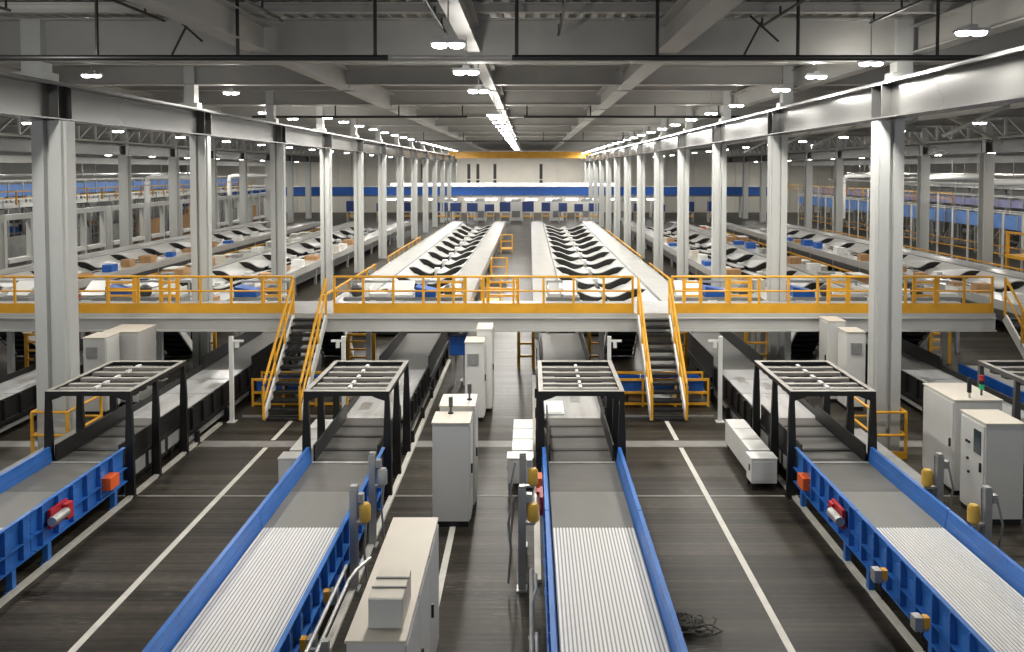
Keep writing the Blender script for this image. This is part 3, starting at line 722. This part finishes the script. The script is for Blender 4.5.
# yellow gates / platforms under and behind the walkway
def gate(x, y, w, h, lab, z=0):
    t = thing('yellow_gate', lab, 'gate', (x, y, z))
    part('frame', MB().b(-w/2,-w/2+.1,0,.07,0,h).b(w/2-.1,w/2,0,.07,0,h).b(-w/2+.07,w/2-.07,0,.07,h-.07,h), 'yellow', t)
    for f in (.25,.5,.75): part('rung', MB().b(-w/2+.07,w/2-.07,.01,.06,h*f-.03,h*f+.03), 'yellow', t)
for (u, y, w, h, lab) in ((526,24.9,.55,1.6,'yellow ladder gate left of the centre belt under the walkway'), (595,24.9,.45,1.6,'yellow ladder gate right of the centre belt under the walkway'),
                       (682,24.9,.35,1.5,'yellow ladder gate right of the right yellow stair under the walkway'), (757,25.2,.8,1.5,'yellow gate left of the right black stair under the walkway'),
                       (361,25.4,.9,1.0,'low yellow gate right of the left yellow stair under the walkway'), (205,25.2,.7,1.5,'yellow gate right of the left black stair under the walkway'),
                       (34,25.0,.6,1.1,'yellow gate left of the big left column under the walkway'), (940,25.6,.7,1.0,'yellow gate right of the big right column under the walkway')):
    gate(pX(u, y), y, w, h, lab)

# black netting on the floor
mb = MB(); random.seed(3)
for k in range(46):
    cx = random.gauss(0,.15); cy = random.gauss(0,.10); pts = []
    a = random.random()*6.28; r = .07+.10*random.random()
    for j in range(9):
        tt = a + j*.6; pts.append((cx+r*1.3*math.cos(tt), cy+r*.7*math.sin(tt), .025+.07*abs(math.sin(j*.9+k))*(1-min(1,abs(cx)*1.4))+.012))
    mb.tube(pts, .012, 5)
solo('cable_net', mb, 'net', 'tangled heap of dark netting on the floor right of the centre lane', 'net', (2.03, 10.85, 0))

# ------------------------------------------------------------------ sorters
def sorter(x0, x1, y0, y1, label, P=3.85):
    t = thing('cross_belt_sorter', label, 'sorter', ((x0+x1)/2, y0, 0)); w = (x1-x0)/2; L = y1-y0; z = 1.2; tw = 1.05
    for s in (-1, 1):
        mb = MB()
        mb.b(min(w*s,(w-tw)*s), max(w*s,(w-tw)*s), 0, L, z-.05, z)
        mb.b(min(w*s,(w+.04)*s), max(w*s,(w+.04)*s), 0, L, z-.3, z+.05)
        part('track_cover', mb, 'sorter', t)
        part('groove_strip', MB().b(min((w-tw)*s,(w-tw-.07)*s), max((w-tw)*s,(w-tw-.07)*s), 0, L, z-.08, z-.02), 'darkgrey', t)
        part('side_skirt', MB().b(min((w-.1)*s,(w-.06)*s), max((w-.1)*s,(w-.06)*s), 0, L, .45, z-.31), 'darkgrey', t)
        n = int(L/P)
        for k in range(n+1):
            y = .15+k*P
            if y < L: part('leg', MB().b(min((w-.02)*s,(w-.14)*s), max((w-.02)*s,(w-.14)*s), y-.06, y+.06, 0, z-.31), 'galv', t)
    iw = w-tw-.08
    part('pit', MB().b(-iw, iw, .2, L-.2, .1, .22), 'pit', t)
    part('spine', MB().b(-.09,.09,.2,L-.2,.25,.62), 'tray', t)
    n = int(L/P); NS = 12
    mesh_c = None
    for s in (-1, 1):
        mesh_c = None
        for k in range(n):
            if mesh_c is None:
                mb = MB(); mb.sm = False; top = []
                for i in range(NS+1):
                    f = i/NS
                    x = (iw*(1-f)+.10*f)*s
                    near = z-.04-.24*(.5-.5*math.cos(math.pi*f)) + .05*math.sin(f*math.pi*2)
                    hf = .36*min(1, max(0, f-.03)/.2)**.8*(1-.55*max(0, f-.7)/.3)
                    base = near-hf
                    sh = .25*math.sin(f*math.pi*1.5)
                    top.append(((x, sh, base+hf), (x, P+sh*.6-.02, base), (x, sh+.03, base-.22)))
                for i in range(NS):
                    (a0, a1, a2), (b0, b1, b2) = top[i], top[i+1]
                    mb.cur = 0; mb.quad(a0, b0, b1, a1)
                    la = (a0[0],a0[1]-.02,a0[2]-.05); lb = (b0[0],b0[1]-.02,b0[2]-.05)
                    mb.quad(a0, la, lb, b0)
                    mb.cur = 1; mb.quad(la, a2, b2, lb)
                o = part('chute_tray', mb, ['tray','pit'], t); mesh_c = o.data
            else:
                o = bpy.data.objects.new('chute_tray', mesh_c); COL.objects.link(o); o.parent = t
            o.location = (0, .6+k*P, 0)
    for k in range(n):
        part('spine_cap', MB().b(-.14,.14,.6+k*P+.6,.6+k*P+1.1,.62,1.0), 'white', t)
    return t
Y0S, Y1S = 29.5, 78
sorter(-7.5, -2.35, Y0S, Y1S, 'white parcel sorter with chute trays left of the middle aisle')
sorter(.15, 6.1, Y0S, Y1S, 'white parcel sorter with chute trays right of the middle aisle')
sorter(-17.2, -11.6, Y0S-1.5, Y1S, 'white parcel sorter just beyond the left column row')
sorter(-26.3, -20.2, Y0S-1.5, Y1S, 'white parcel sorter deep in the left bay')
sorter(9.0, 14.6, Y0S-1.5, Y1S, 'white parcel sorter just beyond the right column row')
sorter(17.9, 23.8, Y0S-1.5, Y1S, 'white parcel sorter deep in the right bay')
# sorter end modules behind the walkway
def infeed(u0, u1, lab, v):
    y = 27.0; x0 = pX(u0, y); x1 = pX(u1, y)
    t = thing('induction_module', lab, 'machine', ((x0+x1)/2, y, 0)); w = (x1-x0)/2; rr = random.Random(v)
    part('body', MB().b(-w,w,.1,.9,1.4,1.9), 'midgrey', t, bevel=.02)
    n = max(2, int(2*w/.8))
    for i in range(n):
        a = -w+.05+i*(2*w-.05)/n; c = a+(2*w-.05)/n-.1
        k = (i+v) % 4
        if k == 0: part('tilted_cover', MB().bar(((a+c)/2,.15,1.95),((a+c)/2,.85,2.35),c-a,.03), 'white', t, 'tilted white cover')
        elif k == 1: part('hopper', MB().prism([(a,1.91),(c,1.91),(c,2.1),(a,2.25)],'y',.1,.8), 'bluebin', t, 'blue hopper')
        elif k == 2: part('motor', MB().lathe([(.16,1.91),(.2,2.0),(.2,2.2),(.1,2.28)], 12, ((a+c)/2,.4,0)), 'darkgrey', t, 'dark round motor')
        else: part('belt_strip', MB().b(a,c,.12,.88,1.91,2.02).b(a,a+.04,.12,.88,2.02,2.2).b(c-.04,c,.12,.88,2.02,2.2), 'white', t)
        part('front_box', MB().b(a+.08,a+.08+rr.uniform(.15,.35),-.06,.09,1.5,1.8), rr.choice(['darkgrey','bluebin','galv','white','black']), t)
    part('top_bar', MB().b(-w,w,.9,.95,2.28,2.36), 'galv', t)
    for x in (-w+.06, w-.06):
        part('leg', MB().b(x-.05,x+.05,.15,.25,0,1.39), 'galv', t); part('leg', MB().b(x-.05,x+.05,.78,.88,0,1.39), 'galv', t)
        part('upright', MB().b(x-.03,x+.03,.9,.95,1.4,2.279), 'galv', t)
for k, (u0, u1, lab) in enumerate(((78,180,'grey sorting machine behind the railing right of the big left column'), (232,284,'small grey machine behind the railing left of the left yellow stair'),
                 (343,462,'grey sorting machine behind the railing at the left sorter of the aisle'), (546,580,'small grey sorting machine behind the railing at the right sorter of the aisle'),
                 (676,762,'grey sorting machine behind the railing right of the right yellow stair'), (792,868,'grey sorting machine behind the railing left of the big right column'),
                 (908,962,'grey sorting machine behind the railing right of the big right column'), (-20,28,'grey machine behind the railing at the left edge'))):
    infeed(u0, u1, lab, k)
def floor_rail(X, y0, L, lab, z=0, h=1.05, step=2.0):
    t = thing('yellow_railing', lab, 'railing', (X, y0, z))
    part('top_rail', MB().b(-.035,.035,0,L,h-.07,h), 'yellow', t); part('mid_rail', MB().b(-.025,.025,0,L,h*.5-.03,h*.5+.03), 'yellow', t)
    n = int(L/step)
    for i in range(n+1): part('post', MB().b(-.04,.04,L*i/n-.04 if i else 0,L*i/n+.04 if i < n else L,0,h-.071), 'yellow', t)
for X, y0, L, lab in ((-8.5,33,11,'yellow floor railing beside the left column row, nearer'), (-8.5,48,14,'yellow floor railing beside the left column row, farther'), (6.65,33.5,11,'yellow floor railing beside the right column row, nearer'),
                      (6.65,48,22,'yellow floor railing beside the right column row, farther'), (-18.7,34,36,'yellow railing between the two sorters of the left bay'), (16.3,34,36,'yellow railing between the two sorters of the right bay'),
                      (-27.2,36,34,'yellow railing beyond the deep left sorter'), (25.6,34,36,'yellow railing beyond the deep right sorter')):
    floor_rail(X, y0, L, lab)
floor_rail(-32.0, 42, 50, 'yellow railing high on a platform in the far left bay', 4.0, .9)
floor_rail(31.6, 60, 40, 'yellow railing high on a platform in the far right bay', 3.6, .9)
random.seed(21)
for X, s_, nm in ((-18.1,1,'left'), (15.6,1,'right')):
    for i in range(16):
        y = 33+2.6*i; w = random.uniform(.25,.4); h = random.uniform(.35,.8); c = random.choice(['carton','carton','white','cabinetbeige','bluebin','orange'])
        t = thing('sorting_bin', '%s bin in the gap between the %s bay sorters, %s from the camera' % ({'carton':'brown','white':'white','cabinetbeige':'beige','bluebin':'blue','orange':'orange'}[c], nm, ORD[i]), 'bin', (X, y, 0))
        part('stand', MB().b(-w+.03,w-.03,-.4,.4,0,.5), 'darkgrey', t); part('tub', MB().b(-w,w,-.5,.5,.501,.5+h), c, t); part('rim', MB().b(-w-.03,w+.03,-.53,.53,.5+h,.54+h), 'white', t)
for k, (u, w, lab) in enumerate(((122,.9,'right of the big left column'), (170,.6,'left of the second left column'), (272,.6,'left of the left yellow stair'), (452,.9,'at the left aisle sorter'),
                     (503,1.0,'at the mouth of the middle aisle'), (692,.6,'right of the right yellow stair'), (738,.8,'left of the second right column'), (838,.7,'left of the big right column'), (925,.8,'right of the big right column'))):
    gate(pX(u, 24.2), 24.2, w, .82, 'small yellow gate behind the walkway railing, ' + lab, ZD+.001)
random.seed(31)
for X, nm in ((-12.1,'sorter past the left columns, near track'), (-16.7,'sorter past the left columns, far track'), (-20.7,'deep left sorter, near track'), (9.5,'sorter past the right columns, near track'),
              (14.1,'sorter past the right columns, far track'), (18.4,'deep right sorter, near track')):
    y = 30.5
    for i in range(12):
        c = random.choice(['carton','carton','white','cabinetbeige','midgrey','bluebin']); w = random.uniform(.18,.34); d = random.uniform(.2,.45); h = random.uniform(.12,.4)
        solo('parcel', MB().b(-w,w,-d,d,0,h).b(-w-.002,w+.002,-.04,.04,h,h+.003), c, '%s parcel riding on the %s, %s from the camera' % ({'carton':'brown','white':'white','cabinetbeige':'beige','midgrey':'grey','bluebin':'blue'}[c], nm, ORD[i]),
             'parcel', (X+random.uniform(-.12,.12), y, 1.201), 'parcels riding on the sorter tracks', .01)
        y += random.uniform(1.5,3.6)
# small platforms along the middle aisle
for (x, y, lab) in ((-1.75,36,'nearer'), (-1.7,44,'second'), (-1.75,60,'farther')):
    t = thing('aisle_platform', 'small yellow service platform on the middle aisle floor, %s' % lab, 'platform', (x, y, 0))
    part('deck', MB().b(-.45,.45,-.5,.5,.3,.36), 'yellow', t)
    for (a, c) in ((-.42,-.47),(.42,-.47),(-.42,.47),(.42,.47)): part('post', MB().b(a-.03,a+.03,c-.03,c+.03,0,1.35), 'yellow', t)
    part('rail', MB().b(-.45,.45,.45,.5,1.3,1.36).b(-.45,.45,.45,.5,.8,.86).b(-.45,-.4,-.5,.45,1.3,1.36), 'yellow', t)

# ------------------------------------------------------------------ far end
t = thing('blue_mezzanine', 'long blue mezzanine front across the far end of the hall', 'mezzanine', (0, 104, 0))
part('front_panel', MB().b(-40,33,0,.3,2.95,4.0), 'bluebin', t)
part('top_ledge', MB().b(-40,33,-.15,.3,4.01,4.12), 'white', t)
part('floor_slab', MB().b(-40,33,.3,5.4,2.75,2.94), 'midgrey', t)
for k in range(19): part('post', MB().b(-39+3.9*k,-38.7+3.9*k,.4,.7,0,2.74), 'column', t)
for k in range(14):
    t = thing('tube_lamp', 'white strip lamp under the blue mezzanine, %s from the left' % ORD[k], 'lamp', (-18+2.6*k, 103.0, 2.55), group='strip lamps under the mezzanine')
    part('housing', MB().b(-.8,.8,-.12,.12,.0,.08), 'white', t); part('diffuser', MB().b(-.75,.75,-.1,.1,-.22,-.001), 'tube', t); part('hanging_rod', MB().tube([(0,0,.08),(0,0,.5),(0,.98,.5)], .02, 6), 'galv', t)
for k in range(2):
    pass
t = thing('strip_light', 'thin bright light strip along the top of the blue mezzanine', 'lamp', (0, 103.8, 4.2))
part('diffuser', MB().b(-18,11,-.05,.05,0,.28), 'tube', t); part('housing', MB().b(-18,11,.06,.14,-.05,.3), 'white', t)
random.seed(11)
for k, u in enumerate((441,455,472,489,505,528,546,563,579,595,405,380,350,640,660,690,715)):
    x = pX(u, 94); t = thing('blue_hopper', 'dark blue hopper on a frame below the far mezzanine, %s of the line' % ORD[k], 'hopper', (x, 94+random.random(), 0), group='blue hoppers under the mezzanine')
    h = .8+.4*random.random(); w = .48+.2*random.random()
    part('tub', MB().prism([(-w,1.3),(w,1.3),(w,1.3+h),(-w,1.3+h)], 'y', 0, 1.2), 'navy', t)
    part('stand', MB().b(-w,-w+.1,0,1.2,0,1.29).b(w-.1,w,0,1.2,0,1.29), 'galv', t)
    part('rail', MB().b(-w,w,-.1,-.02,.7,.85), 'yellow', t)
for k, u in enumerate((448,480,516,557,586,625)):
    x = pX(u, 98)
    t = thing('white_machine', 'white box machine below the far mezzanine, %s from the left' % ORD[k], 'machine', (x, 98, 0))
    part('body', MB().b(-.8,.8,0,1.2,0,2.3), 'white', t); part('hood', MB().b(-.6,.6,.1,1.1,2.31,2.65), 'galv', t); part('panel', MB().b(-.5,.5,-.04,0,.4,1.2), 'midgrey', t)

# ------------------------------------------------------------------ outer bays
def bay_frame(x, y, L, label, z0=.8, z1=3.3):
    t = thing('white_portal_frame', label, 'frame', (x, y, 0))
    for yy in (.15, L*.5, L-.15): part('post', MB().b(-.15,.15,yy-.13,yy+.13,0,z1), 'column', t)
    part('header', MB().b(-.2,.2,0,L,z1+.001,z1+.32), 'column', t)
    part('sill', MB().b(-.25,.25,.3,L*.5-.15,z0,z0+.25).b(-.25,.25,L*.5+.15,L-.3,z0,z0+.25), 'white', t)
    part('back_panel', MB().b(-.9,-.82,.4,L-.4,.3,2.2), 'carton' if random.random() < .4 else 'midgrey', t)
for k in range(9):
    bay_frame(-30.2, 40+5.8*k, 5.2, 'white open portal frame in the far left bay, %s from the camera' % ORD[k])
def far_conveyor(x, y0, L, z, m, label, wid=1.2, hh=.6):
    t = thing('elevated_conveyor', label, 'conveyor', (x, y0, 0))
    part('side_panel', MB().b(-wid/2,-wid/2+.06,0,L,z,z+hh), m, t); part('side_panel', MB().b(wid/2-.06,wid/2,0,L,z,z+hh), m, t)
    part('bed', MB().b(-wid/2+.06,wid/2-.06,0,L,z+.1,z+.2), 'midgrey', t)
    mb = MB(); y = .4
    while y < L:
        mb.b(-wid/2-.05,-wid/2-.005,y,y+.1,z-.05,z+hh+.25).b(wid/2+.005,wid/2+.05,y,y+.1,z-.05,z+hh+.25); y += 1.6
    part('side_ribs', mb, 'galv', t)
    part('top_rail', MB().b(-wid/2-.05,-wid/2-.005,0,L,z+hh+.26,z+hh+.32).b(wid/2+.005,wid/2+.05,0,L,z+hh+.26,z+hh+.32), 'white', t)
    y = 1.0
    while y < L:
        for xx in (-wid/2+.08, wid/2-.08): part('leg', MB().b(xx-.06,xx+.06,y-.06,y+.06,0,z-.01), 'galv', t)
        part('brace', MB().bar((-wid/2+.1,y+.08,z-.1),(-wid/2+.1,y+1.4,z-1.3),.06,.06), 'galv', t)
        part('cross_tie', MB().b(-wid/2,wid/2,y-.3,y-.2,z-.12,z-.02), 'galv', t)
        y += 3.2
far_conveyor(-37, 44, 57, 4.35, 'bluepale', 'pale blue elevated conveyor in the far left bay, upper one', 1.6, .8)
far_conveyor(-34, 44, 57, 3.75, 'column', 'grey elevated conveyor in the far left bay, lower one', 1.2, .25)
far_conveyor(34.2, 40, 60, 2.05, 'bluepale', 'blue elevated conveyor in the far right bay, lower one', 1.6, .85)
far_conveyor(37.0, 44, 60, 3.35, 'lavender', 'lavender elevated conveyor in the far right bay, upper one', 1.6, .5)
far_conveyor(45.0, 44, 60, 4.4, 'column', 'grey elevated conveyor nearest the right side wall', 1.6, .5)
far_conveyor(-45.5, 44, 60, 3.0, 'column', 'grey elevated conveyor nearest the left side wall', 1.6, .5)
t = thing('mesh_fence', 'thin white post fence in front of the right blue conveyor', 'fence', (29.5, 46, 0))
for k in range(22): part('post', MB().b(-.05,.05,k*2.0-.05,k*2.0+.05,0,3.6 if k%3 else 4.6), 'white', t)
part('rail', MB().b(-.03,.03,0,42,.9,.98).b(-.03,.03,0,42,1.4,1.46), 'yellow', t)
t = thing('service_cage', 'yellow railed service cage at the right edge behind the sorter', 'cage', (28.6, 44.5, 0))
for (a, c) in ((-1.3,-1.3),(1.3,-1.3),(-1.3,1.3),(1.3,1.3),(0,-1.3)): part('post', MB().b(a-.07,a+.07,c-.07,c+.07,0,2.7), 'yellow', t)
part('deck', MB().b(-1.4,1.4,-1.4,1.4,1.2,1.4), 'yellow', t)
part('rail', MB().b(-1.4,1.4,-1.4,-1.3,2.6,2.72).b(-1.4,-1.3,-1.3,1.4,2.6,2.72).b(-1.4,1.4,-1.4,-1.3,2.0,2.1).b(1.3,1.4,-1.3,1.4,2.6,2.72), 'yellow', t)
# ducts and pipes
for k, (x, y, z) in enumerate(((30.6, 62, 5.6), (29.0, 51.5, 5.4), (30.5, 78, 5.6), (-31.5, 66, 5.6), (-31.5, 84, 5.6))):
    nm = 'right' if x > 0 else 'left'
    t = thing('white_duct', 'white duct bending down in the far %s bay, %s' % (nm, ['second','nearest','third','nearer','farther'][k]), 'duct', (x, y, 0))
    part('duct', MB().tube([(0,0,1.5),(0,0,z-.4),(.1,0,z-.1),(.4,0,z),(4,0,z)], .22, 12), 'white', t)
    part('collar', MB().lathe([(.26,z-.7),(.26,z-.6)], 12), 'galv', t)
    part('hanger', MB().tube([(2,0,z+.2),(2,0,7.0)], .03, 6), 'galv', t)
for k, z in enumerate((4.9, 5.3, 5.75)):
    for sg, nm in ((1,'right'), (-1,'left')):
        t = thing('service_pipe', 'pale service pipe high on the far %s side, %s from the top' % (nm, ORD[2-k]), 'pipe', (sg*(39.5+1.2*k), 44, z))
        part('pipe', MB().tube([(0,0,0),(0,62,0)], .12, 10), 'white', t)
        for j in range(5): part('hanging_rod', MB().tube([(0,3+13*j,.12),(0,3+13*j,ZC-z)], .025, 6), 'galv', t)
random.seed(5)
for k in range(22):
    s = -1 if k % 2 == 0 else 1; i = k//2
    x = (-41.5 if s < 0 else 41.0) + random.uniform(-1.2,1.2); y = 50+5*i
    t = thing('storage_rack', 'laden storage rack along the far %s side, %s from the camera' % ('left' if s < 0 else 'right', ORD[i]), 'rack', (x, y, 0))
    for yy in (0, 2.4): 
        for xx in (-.4,.4): part('upright', MB().b(xx-.05,xx+.05,yy-.05,yy+.05,0,2.6), random.choice(['yellow','galv','column']), t)
    for z in (.2, 1.0, 1.8): part('shelf', MB().b(-.45,.45,0,2.4,z,z+.08), 'galv', t)
    for z in (.281, 1.081, 1.881):
        for j in range(3):
            if random.random() < .75:
                hh = .25+.35*random.random()
                c = random.choice(['carton','white','bluebin','midgrey','carton','darkgrey'])
                solo('storage_box', MB().b(-.3,.3,0,.65,0,hh).b(-.31,.31,.28,.36,hh,hh+.004), c,
                     '%s box on %s shelf of %s far-%s rack, %s along' % ({'carton':'brown','white':'white','bluebin':'blue','midgrey':'grey','darkgrey':'dark'}[c], {.281:'bottom',1.081:'middle',1.881:'top'}[z], ORD[i], 'left' if s < 0 else 'right', ORD[j]), 'box', (x, y+.08+.78*j, z), group='boxes on the far side racks')
# lattice above the outer runway beams
for X, nm in ((-28.3,'left'), (27.5,'right')):
    t = thing('lattice_truss', 'grey lattice truss above the runway beam of the far %s bay' % nm, 'truss', (X+.6 if X < 0 else X-.6, 30, 0)); L = 80
    part('top_chord', MB().b(-.12,.12,0,L,9.1,9.25), 'roofsteel', t); part('bottom_chord', MB().b(-.12,.12,0,L,8.0,8.12), 'roofsteel', t)
    mb = MB(); y = .3
    while y < L-2:
        mb.b(-.06,.06,y,y+.12,8.121,9.099).bar((0,y+.2,8.16),(0,y+1.6,9.06),.09,.09); y += 1.9
    part('lattice', mb, 'column', t)
    for j in range(8): part('hanging_rod', MB().tube([(0,4+10*j,9.25),(0,4+10*j,ZC)], .03, 6), 'roofsteel', t)
# white conveyor right of the far-right lane
t = thing('white_conveyor', 'glossy white-topped conveyor with blue side at the right edge', 'conveyor', (12.45, 18.2, 0))
part('belt', MB().b(-.5,.5,0,4.0,.72,.78), 'sorter', t); part('side_frame', MB().b(-.56,-.505,0,4.0,.45,.84).b(.505,.56,0,4.0,.45,.84), 'bluebin', t)
for x in (-.5,.5):
    for y in (.3,2,3.7): part('leg', MB().b(x-.04,x+.04,y-.04,y+.04,0,.45), 'galv', t)
t = thing('gear_box', 'blue gear box with grey bracket beside the centre-left feed belt', 'motor', (-2.05, 22.9, 0))
part('body', MB().b(-.25,.25,0,.4,.9,1.45), 'bluebin', t, bevel=.02); part('stand', MB().b(-.2,-.12,.1,.3,0,.9).b(.12,.2,.1,.3,0,.9), 'galv', t)
# roof bracing in the right bay
for k in range(5):
    y = 30+7.7*k
    solo('roof_brace', MB().bar((0,0,7.6),(3.4,0,9.2),.14,.14).bar((7,0,7.6),(3.6,0,9.2),.14,.14), 'roofsteel', 'diagonal grey roof brace above the right bay, %s from the camera' % ORD[k], 'brace', (17, y+3.2, 0))

# ------------------------------------------------------------------ world, camera, view
w = bpy.data.worlds.new('World'); SC.world = w; w.use_nodes = True
bg = w.node_tree.nodes['Background']; bg.inputs['Color'].default_value = (.95, .97, 1, 1); bg.inputs['Strength'].default_value = .55
cam = bpy.data.cameras.new('Camera'); co = bpy.data.objects.new('Camera', cam); COL.objects.link(co)
cam.sensor_width = 36; cam.sensor_fit = 'HORIZONTAL'; cam.lens = 36*F/1024
PITCH = math.radians(2.0)
co.location = (0, .19, H); co.rotation_euler = (math.pi/2-PITCH, 0, 0)
yc = VY + F*math.tan(PITCH)
cam.shift_x = -(VX-512)/1024; cam.shift_y = -(326-yc)/1024
cam.clip_end = 400
SC.camera = co
vs = SC.view_settings
SC.display_settings.display_device = 'sRGB'
vs.view_transform = 'Standard'; vs.look = 'None'; vs.exposure = 0.22; vs.gamma = 1.0; vs.use_curve_mapping = False
